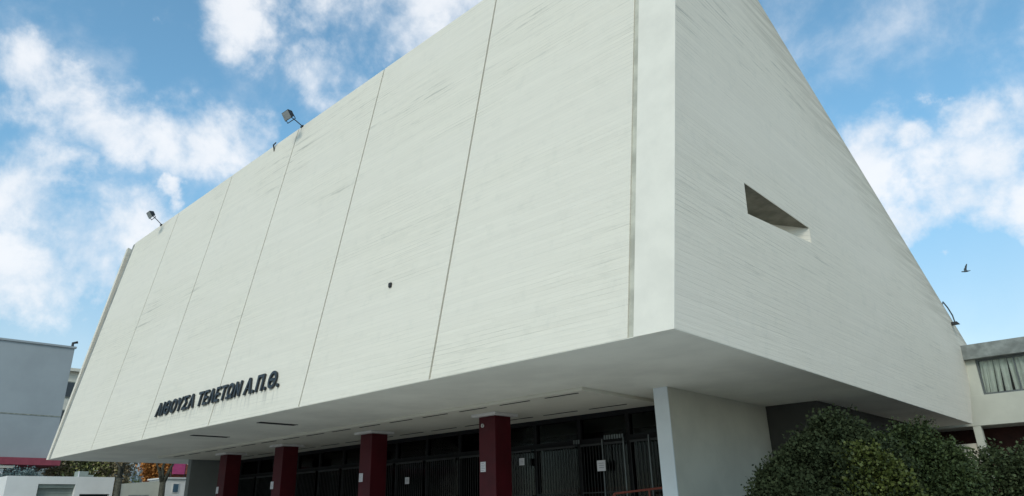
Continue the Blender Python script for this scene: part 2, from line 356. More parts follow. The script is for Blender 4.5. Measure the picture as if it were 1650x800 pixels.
obj('slot_soffit', MB().add([(BX + .118, WY0 + .01, WZ1 - .004), (BX + .118, WY1 - .02, WZ1 - .004), (BX + .118 - 2.25, WY0 + .01, WZ1 - .004), (BX + .118, WY0 + .01, WZ1 - .001), (BX + .118, WY1 - .02, WZ1 - .001), (BX + .118 - 2.25, WY0 + .01, WZ1 - .001)],
    [(0, 1, 2), (5, 4, 3), (0, 3, 4, 1), (1, 4, 5, 2), (2, 5, 3, 0)]), M['darksoffit'], SW)  # thin dark brown sheet just below the slot's ceiling
# smooth strip along the front edge of the side wall (its end grain) and a drip lip under it
mb = MB(); za, zb = topz(GX), topz(BX)
mb.hexa([(GX, FY - .02, FZ - .012), (BX + .002, FY - .02, FZ - .012), (BX + .002, FY + .0, FZ - .012), (GX, FY, FZ - .012),
         (GX + .2103, fy(za) - .02, za), (BX + .4028, fy(zb) - .02, zb), (BX + .4028, fy(zb), zb), (GX + .2103, fy(za), za)])
obj('corner_strip', mb, M['fin'], HALL, bevel=.005)
x0, x1 = LX - .66, LX - .40
obj('side_wall', MB().prism_x(wall_poly(LX), x0, x1), M['side'], HALL)
# small eave lip where roof meets the side wall, roof slab, back wall
def roof_pt(y, x): return topz(x) + (BKZ - topz(x)) * (y - fy(topz(x))) / (BKY - fy(topz(x)))
mb = MB(); y0 = TY + .4
mb.hexa([(x1, y0, roof_pt(y0, LX) - .5), (GX, y0, roof_pt(y0, BX) - .5), (GX, BKY, BKZ - .5), (x1, BKY, BKZ - .5),
         (x1, y0, roof_pt(y0, LX) - .15), (GX, y0, roof_pt(y0, BX) - .15), (GX, BKY, BKZ - .15), (x1, BKY, BKZ - .15)])
obj('roof', mb, M['joint'], HALL)
0 and obj('roof_coping', MB().hexa([(GX + .1, TY + .25, roof_pt(TY + .25, BX)), (BX + .03, TY + .25, roof_pt(TY + .25, BX)), (BX + .03, BKY + .03, BKZ), (GX + .1, BKY + .03, BKZ),
     (GX + .1, TY + .25, roof_pt(TY + .25, BX) + .06), (BX + .03, TY + .25, roof_pt(TY + .25, BX) + .06), (BX + .03, BKY + .03, BKZ + .06), (GX + .1, BKY + .03, BKZ + .06)]), M['fin'], HALL)
obj('back_wall', MB().hexa([(x1, BY - .3, FZ), (GX, BY - .3, FZ), (GX, BY, FZ), (x1, BY, FZ), (x1, BKY - .3, BKZ - .5), (GX, BKY - .3, BKZ - .5), (GX, BKY, BKZ - .5), (x1, BKY, BKZ - .5)]), M['fin'], HALL)
# underside: outer soffit and the lower entrance ceiling with its linear vents
obj('soffit_render', MB().box(LX - .655, BX - .004, FY + .006, BY - .01, FZ - .010, FZ - .002), M['soffit'], HALL)
SO = obj('soffit', MB().box(x1, GX, FY + .183, BY - .3, FZ + .002, FZ + .2), M['soffit'], HALL)
for x, ya, yb in ((-21.0, 11.0, 12.32), (-25.7, 10.95, 12.32)):
    obj('vent_slot', MB().box(x - .11, x + .11, ya, yb, FZ - .020, FZ - .0105), M['slot'], SO)
    obj('slot_frame', MB().box(x - .14, x - .11, ya, yb, FZ - .026, FZ - .0105).box(x + .11, x + .14, ya, yb, FZ - .026, FZ - .0105), M['black'], SO)
CZ = 2.70 + Z; CY = 13.72
CE = obj('entrance_ceiling', MB().box(-35.6, -10.25, CY, 22.2, CZ, FZ - .0105), M['ceil'], HALL, bevel=.01)
for k in range(15):
    xx = -10.55 - 1.62 * k
    obj('vent_slot', MB().box(xx - 1.08, xx, CY + .2, CY + .26, CZ - .012, CZ - .001), M['slot'], CE)
for k in range(14):
    xx = -10.9 - 1.75 * k
    obj('vent_slot', MB().box(xx - 1.3, xx, 16.6, 16.66, CZ - .012, CZ - .001), M['slot'], CE)
# end walls under the hall
obj('pier_wall', MB().box(-9.24, -8.86, 15.4, 21.2, 0, FZ - .0105), M['wallgrey'], HALL, bevel=.012)
obj('pier_face', MB().box(-9.25, -8.85, 15.36, 15.398, 0, FZ - .0108), M['pillar'], HALL, bevel=.006)
obj('pier_wall', MB().box(-36.1, -35.72, 15.4, 21.2, 0, FZ - .0105), M['endwall'], HALL, bevel=.012)
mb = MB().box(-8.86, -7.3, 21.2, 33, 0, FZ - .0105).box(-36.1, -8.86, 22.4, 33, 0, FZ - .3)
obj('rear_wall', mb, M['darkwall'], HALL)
# red square columns with plaster caps
for k in range(4):
    x = (-14.69, -20.64, -26.5, -31.27)[k]; y = 15.22
    cobj = obj('column', MB().box(x - .335, x + .335, y - .335, y + .335, 0, CZ - .085), M['red'], HALL, bevel=.012)
    obj('capital', MB().box(x - .5, x + .5, y - .5, y + .5, CZ - .084, CZ - .002), M['cap'], cobj, bevel=.01)
# entrance: posts, transom, glass, lattice gates, lobby behind
GY = 17.6
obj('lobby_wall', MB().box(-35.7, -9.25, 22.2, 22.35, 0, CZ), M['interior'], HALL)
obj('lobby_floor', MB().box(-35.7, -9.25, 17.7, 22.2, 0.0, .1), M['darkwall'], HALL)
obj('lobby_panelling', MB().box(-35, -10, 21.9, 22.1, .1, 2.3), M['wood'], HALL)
px = [-9.4] + [-9.72 - 1.79 * k for k in range(1, 15)] + [-35.6]
for x in px:
    obj('mullion', MB().box(x - .06, x + .06, GY - .09, GY + .09, 0, CZ), M['frame'], HALL)
obj('transom', MB().box(-35.6, -9.3, GY - .1, GY + .1, 3.42, 3.56), M['frame'], HALL)
obj('door_head', MB().box(-35.6, -9.3, GY - .11, GY + .11, CZ - .14, CZ - .001), M['frame'], HALL)
for a, b_ in zip(px[:-1], px[1:]):
    obj('glazing', MB().box(b_ + .06, a - .06, GY - .01, GY + .01, .05, 3.42).box(b_ + .06, a - .06, GY - .01, GY + .01, 3.56, CZ - .14), M['glass'], HALL)
for k, (a, b_) in enumerate(zip(px[:-1], px[1:])):
    g = MB(); n = 15
    for i in range(n):
        x = b_ + .12 + (a - b_ - .24) * i / (n - 1)
        g.box(x - .007, x + .007, GY - .2, GY - .18, .1, 3.38)
    g.box(b_ + .1, a - .1, GY - .205, GY - .175, 3.34, 3.4).box(b_ + .1, a - .1, GY - .205, GY - .175, 2.0, 2.03).box(b_ + .1, a - .1, GY - .205, GY - .175, .9, .93)
    obj('door_grille', g, M['steel'], HALL)
for x in (-10.75, -11.6, -12.35):
    obj('grille_post', MB().box(x - .016, x + .016, GY - .25, GY - .21, 0, 3.5), M['bright_steel'], HALL)
for x, z, w_ in ((-11.6, 3.55, .75), (-9.75, 3.62, .5), (-13.2, 3.5, .3)):
    g = MB()
    for i in range(int(w_ / .09)): g.box(x - i * .09 - .05, x - i * .09, GY - .24, GY - .215, z - .07, z + .05)
    obj('grille_hanger', g, M['bright_steel'], HALL)

# lettering on the front
LETT = thing('lettering_sign', 'dark metal Greek lettering fixed low on the leaning white front', 'sign', (-23.2, 10.3, 5.2))
lean = math.atan2(TY - FY, 14.686 + Z - FZ)
def word(txt, xa, xb, zb, cap=.5):
    cu = bpy.data.curves.new('t', 'FONT'); cu.body = txt; cu.size = 1; cu.extrude = .028; cu.offset = .022; cu.space_character = 1.14; cu.resolution_u = 4
    to = bpy.data.objects.new('t', cu); COL.objects.link(to); bpy.context.view_layer.update()
    me = bpy.data.meshes.new_from_object(to.evaluated_get(bpy.context.evaluated_depsgraph_get()))
    bpy.data.objects.remove(to)
    vs = [v.co.copy() for v in me.vertices]; fs = [tuple(p.vertices) for p in me.polygons]
    mnx = min(v.x for v in vs); mxx = max(v.x for v in vs); my = max(v.y for v in vs)
    print('WORD', txt, len(vs), mnx, mxx, my)
    sx_ = (xb - xa) / (mxx - mnx); sz = cap / my
    rot = Matrix.Rotation(math.pi / 2 - lean, 4, 'X'); out = []
    for v in vs:
        q = rot @ Vector(((v.x - mnx) * sx_, v.y * sz, v.z))
        out.append((xa + q.x, fy(zb) - .05 + q.y, zb + q.z))
    mb = MB(); mb.add(out, fs); return obj('word', mb, M['letter'], LETT)
word('ΑΙΘΟΥΣΑ', -27.62, -24.42, 3.58 + Z); word('ΤΕΛΕΤΩΝ', -24.15, -21.12, 3.57 + Z); word('Α.Π.Θ.', -20.85, -18.75, 3.56 + Z, .52)

# little things fixed to the hall
def notice(loc_box, ink, label):
    n = thing('notice', label, 'notice', (loc_box[0], loc_box[2], loc_box[4]), 'paper notices at the entrance')
    obj('sheet', MB().box(*loc_box), M['paper'], n)
    mb = MB()
    for q in ink: mb.box(*q)
    obj('print', mb, M['ink'], n)
def col_notice(x, z, w_, h_, label):
    y = 15.22 - .335
    notice((x - w_ / 2, x + w_ / 2, y - .012, y - .002, z - h_ / 2, z + h_ / 2),
           [(x - w_ * .36, x + w_ * (.36 if i % 2 else .2), y - .014, y - .012, z + h_ * (.32 - .17 * i), z + h_ * (.36 - .17 * i)) for i in range(5)], label)
# (the left-hand faces of the columns look towards the street)
for x, z, lab in ((-14.86, 1.19 + Z, 'white notice taped to the nearest red column'), (-20.83, 1.17 + Z, 'white notice taped to the second nearest red column'),
                  (-26.8, 1.15 + Z, 'white notice taped to the third nearest red column'), (-31.5, 1.13 + Z, 'white notice taped to the farthest red column')):
    col_notice(x, z, .21, .28, lab)
for x, z, s_, lab in ((-21.35, 1.12 + Z, .24, 'paper taped inside the grille between the nearest two red columns'), (-12.42, 1.15 + Z, .3, 'paper taped on the glass door nearest the white pier'),
                  (-15.55, 1.45 + Z, .22, 'paper on the door glass just right of the nearest red column')):
    notice((x - s_ / 2, x + s_ / 2, GY - .26, GY - .255, z - s_ / 2, z + s_ / 2), [(x - s_ * .3, x + s_ * .3, GY - .263, GY - .26, z + s_ * (.2 - .2 * i), z + s_ * (.25 - .2 * i)) for i in range(3)], lab)
SE = thing('sensor', 'small round white sensor near the top of the nearest red column', 'sensor', (-14.86, 14.88, 2.36 + Z))
obj('base', MB().tube([(-14.86, 14.884, 2.36 + Z), (-14.86, 14.85, 2.36 + Z)], .055, 14), M['cap'], SE)
obj('lens', MB().tube([(-14.86, 14.85, 2.36 + Z), (-14.86, 14.82, 2.36 + Z)], [.04, .025], 12), M['lens'], SE, smooth_=True)
z = 5.64 + Z; y = fy(z)
BX1 = thing('junction_box', 'small dark box fixed alone on the white front wall', 'box', (-14.06, y, z))
obj('housing', MB().box(-14.11, -14.01, y - .05, y + .0, z - .07, z + .06), M['black'], BX1, bevel=.01)
obj('cover', MB().box(-14.1, -14.02, y - .06, y - .05, z - .05, z + .04), M['steel'], BX1)
# handrail inside the entrance
RL = thing('handrail', 'reddish brown metal handrail in front of the glass entrance doors', 'handrail', (-11, 16.6, 0))
obj('rail', MB().tube([(-12.4, 16.6, .95), (-11.5, 16.6, 1.95), (-9.4, 16.6, 2.08)], .03, 8).tube([(-12.4, 16.6, .55), (-11.5, 16.6, 1.5), (-9.4, 16.6, 1.62)], .022, 8), M['rail'], RL)
for x, zt in ((-12.4, .95), (-11.5, 1.95), (-10.4, 2.02), (-9.45, 2.08)):
    obj('post', MB().tube([(x, 16.6, 0.0), (x, 16.6, zt)], .025, 8), M['rail'], RL)
obj('ramp', MB().prism_x([(16.2, 0), (17.3, 0), (17.3, .9), (16.2, .9)], -11.5, -9.3), M['wallgrey'], RL)

# floodlights on the parapet
def floodlight(base, head, aim, size, label):
    base = Vector(base); head = Vector(head)
    t_ = thing('floodlight', label, 'floodlight', base, 'floodlights on the roof edge')
    obj('arm', MB().tube([base, base.lerp(head, .5) + Vector((0, 0, .02)), head], .02, 8), M['black'], t_)
    obj('base_plate', MB().box(base.x - .09, base.x + .09, base.y - .07, base.y + .09, base.z - .03, base.z + .03), M['black'], t_)
    aim = Vector(aim).normalized(); right = aim.cross(Vector((0, 0, 1))).normalized(); up = right.cross(aim)
    def P(a, b__, c__): return head + right * a * size + up * b__ * size + aim * c__ * size
    w_, h_ = .5, .38
    obj('housing', MB().hexa([P(-w_ * .6, -h_ * .6, -.3), P(w_ * .6, -h_ * .6, -.3), P(w_, -h_, .2), P(-w_, -h_, .2), P(-w_ * .6, h_ * .6, -.3), P(w_ * .6, h_ * .6, -.3), P(w_, h_, .2), P(-w_, h_, .2)]), M['black'], t_, bevel=.01)
    obj('lens', MB().hexa([P(-w_ * .88, -h_ * .88, .2), P(w_ * .88, -h_ * .88, .2), P(w_ * .88, -h_ * .88, .23), P(-w_ * .88, -h_ * .88, .23), P(-w_ * .88, h_ * .88, .2), P(w_ * .88, h_ * .88, .2), P(w_ * .88, h_ * .88, .23), P(-w_ * .88, h_ * .88, .23)]), M['lens'], t_)
    obj('yoke', MB().tube([P(-w_ - .08, 0, 0), P(-w_ - .08, -h_ - .15, -.05), P(w_ + .08, -h_ - .15, -.05), P(w_ + .08, 0, 0)], .018, 6), M['black'], t_)
floodlight((-22.0, 12.1, topz(-22) - .02), (-21.75, 11.3, 14.48 + Z), (.02, -.8, -.55), .46, 'black floodlight on an arm above the fourth panel joint')
floodlight((-35.3, 12.05, topz(-35.3) - .02), (-34.7, 11.25, 14.35 + Z), (.0, -.8, -.55), .44, 'black floodlight on an arm at the far end of the roof edge')
CL = thing('wall_lamp', 'small curved lamp at the low rear end of the sloping roof edge', 'lamp', (-5.5, 33.2, 7.5 + Z))
obj('arm', MB().tube([(-5.52, 32.9, 7.62 + Z), (-5.5, 33.1, 7.78 + Z), (-5.45, 33.5, 7.6 + Z), (-5.38, 33.7, 7.28 + Z), (-5.36, 33.72, 7.0 + Z)], .028, 8), M['bright_steel'], CL)
obj('lamp_head', MB().hexa([(-5.6, 33.6, 6.88 + Z), (-5.2, 33.6, 6.88 + Z), (-5.2, 33.85, 6.88 + Z), (-5.6, 33.85, 6.88 + Z), (-5.52, 33.65, 7.0 + Z), (-5.28, 33.65, 7.0 + Z), (-5.28, 33.8, 7.0 + Z), (-5.52, 33.8, 7.0 + Z)]), M['black'], CL, bevel=.01)
z = topz(-23.9)
RD = thing('antenna_stub', 'tiny dark rod standing at the roof edge left of the nearer floodlight', 'rod', (-24.05, 12.1, z))
obj('rod', MB().tube([(-24.0, 12.03, z - .35), (-24.0, 11.95, z - .05)], .03, 8), M['black'], RD)
obj('clip', MB().tube([(-24.06, 11.98, z - .04), (-23.86, 11.98, z - .0)], .025, 8), M['black'], RD)

# ---------------------------------------------------------------- annex behind on the right
AY = 34.8
AN = thing('annex_building', 'low white annex with curtained upper windows behind the hall', 'building', (0, 38, 0))
obj('parapet', MB().box(-16, 12, AY, AY + .2, 2.8 + Z, 4.02 + Z), M['annex'], AN, bevel=.01)
obj('roof', MB().box(-7.5, 12, AY - .25, 46, 5.5 + Z, 6.12 + Z), M['fascia'], AN, bevel=.02)
obj('pier', MB().box(-7.5, -5.18, AY + .02, AY + .5, 4.02 + Z, 5.5 + Z), M['annex'], AN)
obj('floor_slab', MB().box(-16, 12, AY + .2, 45, 2.8 + Z, 3.05 + Z), M['annex'], AN)
obj('inner_wall', MB().box(-5.6, 12, 38.5, 38.7, 3.05 + Z, 5.5 + Z), M['darkwall'], AN)
for k in range(5):
    xa = -5.17 + k * 2.75; xb = xa + 2.66
    fr = obj('window', MB().box(xa, xb, AY + .1, AY + .18, 4.02 + Z, 4.1 + Z).box(xa, xb, AY + .1, AY + .18, 5.42 + Z, 5.5 + Z).box(xa, xa + .07, AY + .1, AY + .18, 4.1 + Z, 5.42 + Z).box(xb - .07, xb, AY + .1, AY + .18, 4.1 + Z, 5.42 + Z).box(xa + 1.3, xa + 1.35, AY + .1, AY + .18, 4.1 + Z, 5.42 + Z), M['bright_steel'], AN)
    obj('pane', MB().box(xa + .07, xb - .07, AY + .13, AY + .14, 4.1 + Z, 5.42 + Z), M['glass2'], fr)
    cu = MB(); x = xa + .1
    while x < xb - .15:
        wd = random.uniform(.16, .34); pts = []
        lean_ = random.uniform(-.1, .02)
        n = 9; top = []; bot = []
        for i in range(n):
            u = i / (n - 1); yy = AY + .24 + .035 * math.sin(u * 9 + x * 5)
            top.append((x + wd * u, yy, 5.44 + Z)); bot.append((x + lean_ + wd * u * random.uniform(.85, 1.0), yy + .01, 4.06 + Z))
        kk = len(top); cu.add(top + bot + [(a_, b__ + .01, c_) for a_, b__, c_ in top + bot], [(i, i + 1, n + i + 1, n + i) for i in range(n - 1)] + [(2 * n + i, 3 * n + i, 3 * n + i + 1, 2 * n + i + 1) for i in range(n - 1)])
        x += wd + (random.choice([0.0, .01, .03, .09]))
    obj('curtain', cu, M['curtain'], fr)
obj('ground_floor_wall', MB().box(-12, 12, 36.6, 36.8, 0, 2.8 + Z), M['annexred'], AN)
for k in range(4):
    x = -5.72 + 4.2 * k
    obj('post', MB().box(x - .14, x + .14, AY + .02, AY + .35, 0, 2.8 + Z), M['annex'], AN)
obj('ledge_wall', MB().box(-10.5, -5.87, AY + .1, AY + .3, 0, 2.12 + Z), M['wallgrey'], AN)

# ---------------------------------------------------------------- town to the left, beyond the hall's far end
GB = thing('grey_building', 'tall windowless blue grey building with a red fascia band', 'building', (-66, 4, 0))
mb = MB().add([(-60, -20, 4.3 + Z), (-60, 15.75, 4.3 + Z), (-60, 15.75, 12.42 + Z), (-60, -20, 12.0 + Z), (-76, -20, 4.3 + Z), (-76, 15.75, 4.3 + Z), (-76, 15.75, 12.42 + Z), (-76, -20, 12.0 + Z)],
    [(0, 1, 2, 3), (7, 6, 5, 4), (0, 4, 5, 1), (3, 2, 6, 7), (1, 5, 6, 2), (0, 3, 7, 4)])
obj('upper_wall', mb, M['greywall'], GB)
obj('score_line', MB().box(-59.998, -59.98, -20, 15.72, 7.24 + Z, 7.32 + Z), M['joint'], GB)
obj('roof_edge', MB().hexa([(-60.2, -20, 12.001 + Z), (-59.9, -20, 12.001 + Z), (-59.9, 15.85, 12.421 + Z), (-60.2, 15.85, 12.421 + Z), (-60.2, -20, 12.15 + Z), (-59.9, -20, 12.15 + Z), (-59.9, 15.85, 12.56 + Z), (-60.2, 15.85, 12.56 + Z)]), M['greywall'], GB)
obj('fascia', MB().box(-76, -59.2, -20, 16.1, 3.78 + Z, 4.26 + Z), M['redfascia'], GB)
obj('light_strip', MB().box(-59.6, -59.3, -6, 13.4, 3.56 + Z, 3.72 + Z), M['cream'], GB)
obj('lower_wall', MB().box(-76, -62, -20, 15.5, 0, 3.77 + Z), M['fascia'], GB)
obj('doorway', MB().box(-61.99, -61.9, 14.0, 15.0, 0, 3.4 + Z), M['slot'], GB)
for y in (12.6, 6.5, .5):
    obj('column', MB().box(-59.9, -59.5, y - .2, y + .2, 0, 3.77 + Z), M['white'], GB)
obj('vent_pipe', MB().tube([(-60.15, 15.6, 12.4 + Z), (-60.15, 15.6, 12.85 + Z), (-60.1, 15.9, 12.95 + Z)], .1, 8), M['black'], GB)
AP = thing('apartment_block', 'cream apartment block peeking out behind the grey building', 'building', (-86, 20, 0))
obj('wall', MB().box(-92, -80, 8, 24.5, 0, 14.2 + Z), M['cream'], AP)
obj('roof', MB().box(-92.3, -79.5, 7.7, 24.8, 14.2 + Z, 14.5 + Z), M['cream'], AP)
for zz_ in (3.2, 6, 8.9, 11.7):
    for yy in (18.6, 20.6, 22.6):
        wn_ = obj('window', MB().box(-80, -79.9, yy - .1, yy + 1.1, zz_ + Z - .1, zz_ + 1.5 + Z), M['joint'], AP)
        obj('pane', MB().box(-79.9, -79.88, yy, yy + 1.0, zz_ + Z, zz_ + 1.4 + Z), M['darkglass'], wn_)
# white garage building
WG = thing('garage_building', 'low white garage building with a half sunken grey shutter', 'building', (-50, 13.5, 0))
x = -48
mb = MB()
mb.box(x - 5, x, 10.6, 12.17, 0, 2.46 + Z).box(x - 5, x, 14.07, 14.37, 0, 2.46 + Z).box(x - 5, x, 12.17, 14.07, 2.04 + Z, 2.46 + Z).box(x - 5, x, 14.37, 16.0, 1.49 + Z, 2.46 + Z).box(x - 5, x - .3, 14.37, 16.0, 0, .9).box(x - 5, x, 16.0, 16.15, 0, 2.46 + Z)
obj('wall', mb, M['white'], WG)
obj('shutter_box', MB().box(x - .5, x - .12, 12.171, 14.069, 1.84 + Z, 2.039 + Z), M['shutter'], WG)
mb = MB()
for k in range(30): mb.box(x - .36, x - .3 - (.02 if k % 2 else 0), 12.171, 14.069, 1.84 + Z - .1 * (k + 1), 1.84 + Z - .1 * k)
obj('shutter', mb, M['shutter'], WG)
obj('window', MB().box(x - .5, x - .3, 14.371, 15.999, .9, 1.489 + Z), M['darkglass'], WG)
obj('vent_rod', MB().tube([(x - .2, 14.2, 2.46 + Z), (x - .2, 14.2, 2.78 + Z)], .035, 8), M['paper'], WG)
obj('roof_unit', MB().box(x - 1.2, x - .5, 14.25, 14.8, 2.46 + Z, 2.8 + Z).box(x - 1.2, x - .5, 14.8, 15.1, 2.46 + Z, 2.6 + Z), M['shutter'], WG)
LW = thing('boundary_wall', 'low pale wall running between the two pollarded tree trunks', 'wall', (-48.3, 17.8, 0))
obj('wall', MB().hexa([(-48.6, 16.55, 0), (-48.3, 16.55, 0), (-48.3, 19.0, 0), (-48.6, 19.0, 0), (-48.6, 16.55, 2.08 + Z), (-48.3, 16.55, 2.08 + Z), (-48.3, 19.0, 2.3 + Z), (-48.6, 19.0, 2.3 + Z)]), M['annex'], LW)
obj('gate', MB().box(-48.3, -48.25, 17.2, 18.4, 0, 1.45 + Z), M['fascia'], LW)
KI = thing('kiosk', 'small white kiosk with a blue window beside the far end wall', 'kiosk', (-49, 19.9, 0))
obj('wall', MB().box(-50.5, -48, 19.15, 20.6, 1.6, 2.42 + Z), M['white'], KI)
obj('base', MB().box(-50.5, -48.01, 19.15, 20.6, 0, 1.59), M['cream'], KI)
obj('roof', MB().box(-50.6, -47.9, 19.05, 20.7, 2.42 + Z, 2.5 + Z), M['white'], KI)
f_ = obj('window', MB().box(-48, -47.97, 19.66, 20.1, 1.55 + Z, 2.15 + Z), M['white'], KI)
obj('pane', MB().box(-47.97, -47.95, 19.72, 20.04, 1.6 + Z, 2.1 + Z), M['blue'], f_)
# far street behind
WB = thing('white_townhouse', 'pale townhouse with dark arches seen far under the hall', 'building', (-72, 25, 0))
obj('wall', MB().box(-76, -70, 24.2, 26.0, 0, 5.6 + Z), M['white'], WB)
for yy in (24.4, 25.0, 25.55):
    obj('window', MB().box(-70, -69.95, yy, yy + .32, 2.4 + Z, 4.0 + Z).box(-70, -69.95, yy + .06, yy + .26, 4.0 + Z, 4.15 + Z), M['fascia'], WB)
RB = thing('red_house', 'small red brown house with a cream sign below its roof', 'building', (-73, 27, 0))
obj('wall', MB().box(-76, -71, 26.1, 31, 0, 4.0 + Z), M['tiles'], RB)
obj('roof', MB().prism_x([(25.9, 4.0 + Z), (31.2, 4.0 + Z), (28.5, 6.2 + Z)], -76.2, -70.6), M['tiles'], RB)
obj('sign', MB().box(-70.58, -70.5, 26.1, 26.7, 4.4 + Z, 4.85 + Z), M['cream'], RB)
obj('window', MB().box(-71, -70.95, 27.6, 28.2, 2.6 + Z, 3.4 + Z), M['joint'], RB)
MG = thing('banner', 'magenta banner on a frame above the white kiosk', 'banner', (-55, 23, 0))
obj('cloth', MB().box(-55.05, -55, 22.4, 23.3, 3.1 + Z, 3.9 + Z), M['magenta'], MG)
obj('frame', MB().tube([(-55.1, 22.35, 0), (-55.1, 22.35, 4.0 + Z)], .04, 6).tube([(-55.1, 23.35, 0), (-55.1, 23.35, 4.0 + Z)], .04, 6).tube([(-55.1, 22.35, 3.95 + Z), (-55.1, 23.35, 3.95 + Z)], .035, 6), M['black'], MG)
# ---------------------------------------------------------------- plants
def leaf_mesh(name, centres, radii, counts, size, mat, parent, shell=.55, clump=.0, aspect=.45, droop=.2, seed=1, zmin=.05):
    """crown of single folded leaves gathered in sprays through the crown's volume"""
    r = np.random.default_rng(seed); V = []; 
    for c, rad, n in zip(centres, radii, counts):
        rad = np.array(rad if hasattr(rad, '__len__') else (rad,) * 3)
        ns = max(1, n // 14)                                    # sprays
        d = r.normal(size=(ns, 3)); d /= np.linalg.norm(d, axis=1)[:, None]
        rr = shell + (1 - shell) * r.random(ns) ** .5 + np.where(r.random(ns) < .07, .30, 0) * r.random(ns)
        bump_ = 1 + .22 * np.sin(d[:, 0] * 5 + seed) * np.cos(d[:, 2] * 6 + seed * 2) + .10 * np.sin(d[:, 1] * 11 + d[:, 0] * 9)
        sc = d * rr[:, None] * bump_[:, None]
        sp = sc * rad + np.array(c)
        idx = r.integers(0, ns, n)
        p = sp[idx] + r.normal(size=(n, 3)) * (size * 1.3)
        out = d[idx] + r.normal(size=(n, 3)) * .75; out[:, 2] += .15 - droop * r.random(n); out /= np.linalg.norm(out, axis=1)[:, None]
        sd = np.cross(out, r.normal(size=(n, 3))); sd /= np.linalg.norm(sd, axis=1)[:, None]
        up = np.cross(sd, out)
        L = size * (.6 + .8 * r.random(n))[:, None]; Wd = L * aspect
        a = p; b__ = p + out * L * .5 + sd * Wd - up * L * .08; c2 = p + out * L; d2 = p + out * L * .5 - sd * Wd - up * L * .08
        q = np.stack([a, b__, c2, d2], 1); q[:, :, 2] = np.maximum(q[:, :, 2], zmin); V.append(q)
    V = np.concatenate(V); n = len(V); base = np.array(origin(parent)); V = (V - base).reshape(-1, 3)
    me = bpy.data.meshes.new(name); me.vertices.add(n * 4); me.vertices.foreach_set('co', V.astype(np.float32).ravel())
    me.loops.add(n * 6); me.polygons.add(n * 2)
    k = np.arange(n)[:, None] * 4; loops = (k + np.array([[0, 1, 2, 0, 2, 3]])).ravel()
    me.loops.foreach_set('vertex_index', loops.astype(np.int32)); me.polygons.foreach_set('loop_start', (np.arange(n * 2) * 3).astype(np.int32))
    me.update(calc_edges=True); me.materials.append(mat)
    o = bpy.data.objects.new(name, me); COL.objects.link(o); o.parent = parent; return o
def limbs(base, tips, r0, mat, parent, name='stem', fork=.35):
    mb = MB(); base = Vector(base)
    for tp in tips:
        tp = Vector(tp); mid = base.lerp(tp, .5) + Vector((random.uniform(-.1, .1), random.uniform(-.1, .1), .1)) * (tp - base).length * .3
        mb.tube([base, base.lerp(mid, .5), mid, tp], [r0, r0 * .75, r0 * .5, r0 * .15], 7)
    return obj(name, mb, mat, parent, smooth_=True)
def shrub(name, label, cat, base, lobes, per, size, mat, seed, **kw):
    t_ = thing(name, label, cat, base)
    limbs(base, [(x, y, z) for (x, y, z, *_) in lobes], .07, M['bark'], t_)
    leaf_mesh('foliage', [l[:3] for l in lobes], [l[3:6] if len(l) > 4 else l[3] for l in lobes], [int(per * (l[3] ** 2)) for l in lobes], size, mat, t_, seed=seed, **kw)
    return t_
# big dark shrub right of the pier wall
shrub('laurel_shrub', 'large dark green shrub standing in front of the shaded pier wall', 'shrub', (-5.5, 15.2, .1),
      [(-5.65, 14.6, 1.3, .9), (-5.2, 15.2, 1.75, 1.05), (-5.05, 15.4, 2.45, .72), (-4.98, 15.4, 2.92, .38), (-5.95, 15.0, 1.75, .68), (-6.1, 14.8, 1.2, .75), (-5.55, 15.1, 2.35, .5), (-4.75, 15.3, 1.6, .85), (-4.75, 15.6, 2.5, .45), (-5.2, 14.4, .8, 1.0), (-4.5, 14.9, .8, .9), (-6.25, 14.6, 1.0, .7), (-6.2, 15.1, 1.95, .42), (-5.3, 15.3, 2.75, .3), (-4.7, 15.4, 2.75, .25), (-5.8, 14.8, 2.3, .3), (-4.3, 15.5, 2.3, .4)],
      17000, .062, M['leaf_dark'], 3)
shrub('yellow_green_shrub', 'smaller yellow green shrub growing through the right side of the dark shrub', 'shrub', (-4.2, 15.0, .1),
      [(-4.35, 14.9, 2.2, .38), (-4.15, 15.0, 1.9, .42), (-4.05, 15.1, 1.3, .5), (-4.5, 14.7, 1.7, .36), (-4.62, 14.8, 2.3, .26)],
      11000, .065, M['leaf_yellow'], 5)
shrub('glossy_shrub', 'rounded glossy green shrub between the dark shrub and the hedge', 'shrub', (-5.0, 21, .1),
      [(-5.0, 21, 1.9, 1.1), (-5.5, 20.8, 2.4, .85), (-5.0, 21.0, 2.85, .65), (-4.5, 21.2, 2.4, .65), (-4.4, 21.0, 1.7, .8), (-5.75, 20.6, 2.75, .45), (-5.4, 20.6, 1.1, 1.1), (-4.4, 20.8, .9, .9)],
      12000, .070, M['leaf_green'], 8)
HD = thing('hedge', 'broad clipped hedge in front of the annex building', 'hedge', (-1, 26, 0))
lob = []
for i in range(9):
    x = -3.9 + i * .95
    for z in (.6, 1.5, 2.2): lob.append((x + random.uniform(-.2, .2), 24.6 + .9 * i * .15 + random.uniform(-.3, .3), z + random.uniform(-.1, .12), .75, .8, .62))
leaf_mesh('foliage', [l[:3] for l in lob], [l[3:] for l in lob], [2600] * len(lob), .09, M['leaf_hedge'], HD, seed=11)
limbs((-3.5, 24.6, 0), [(-3.8, 24.6, 1.6), (-3.2, 24.7, 1.8), (-2.6, 24.7, 1.6)], .08, M['bark'], HD)
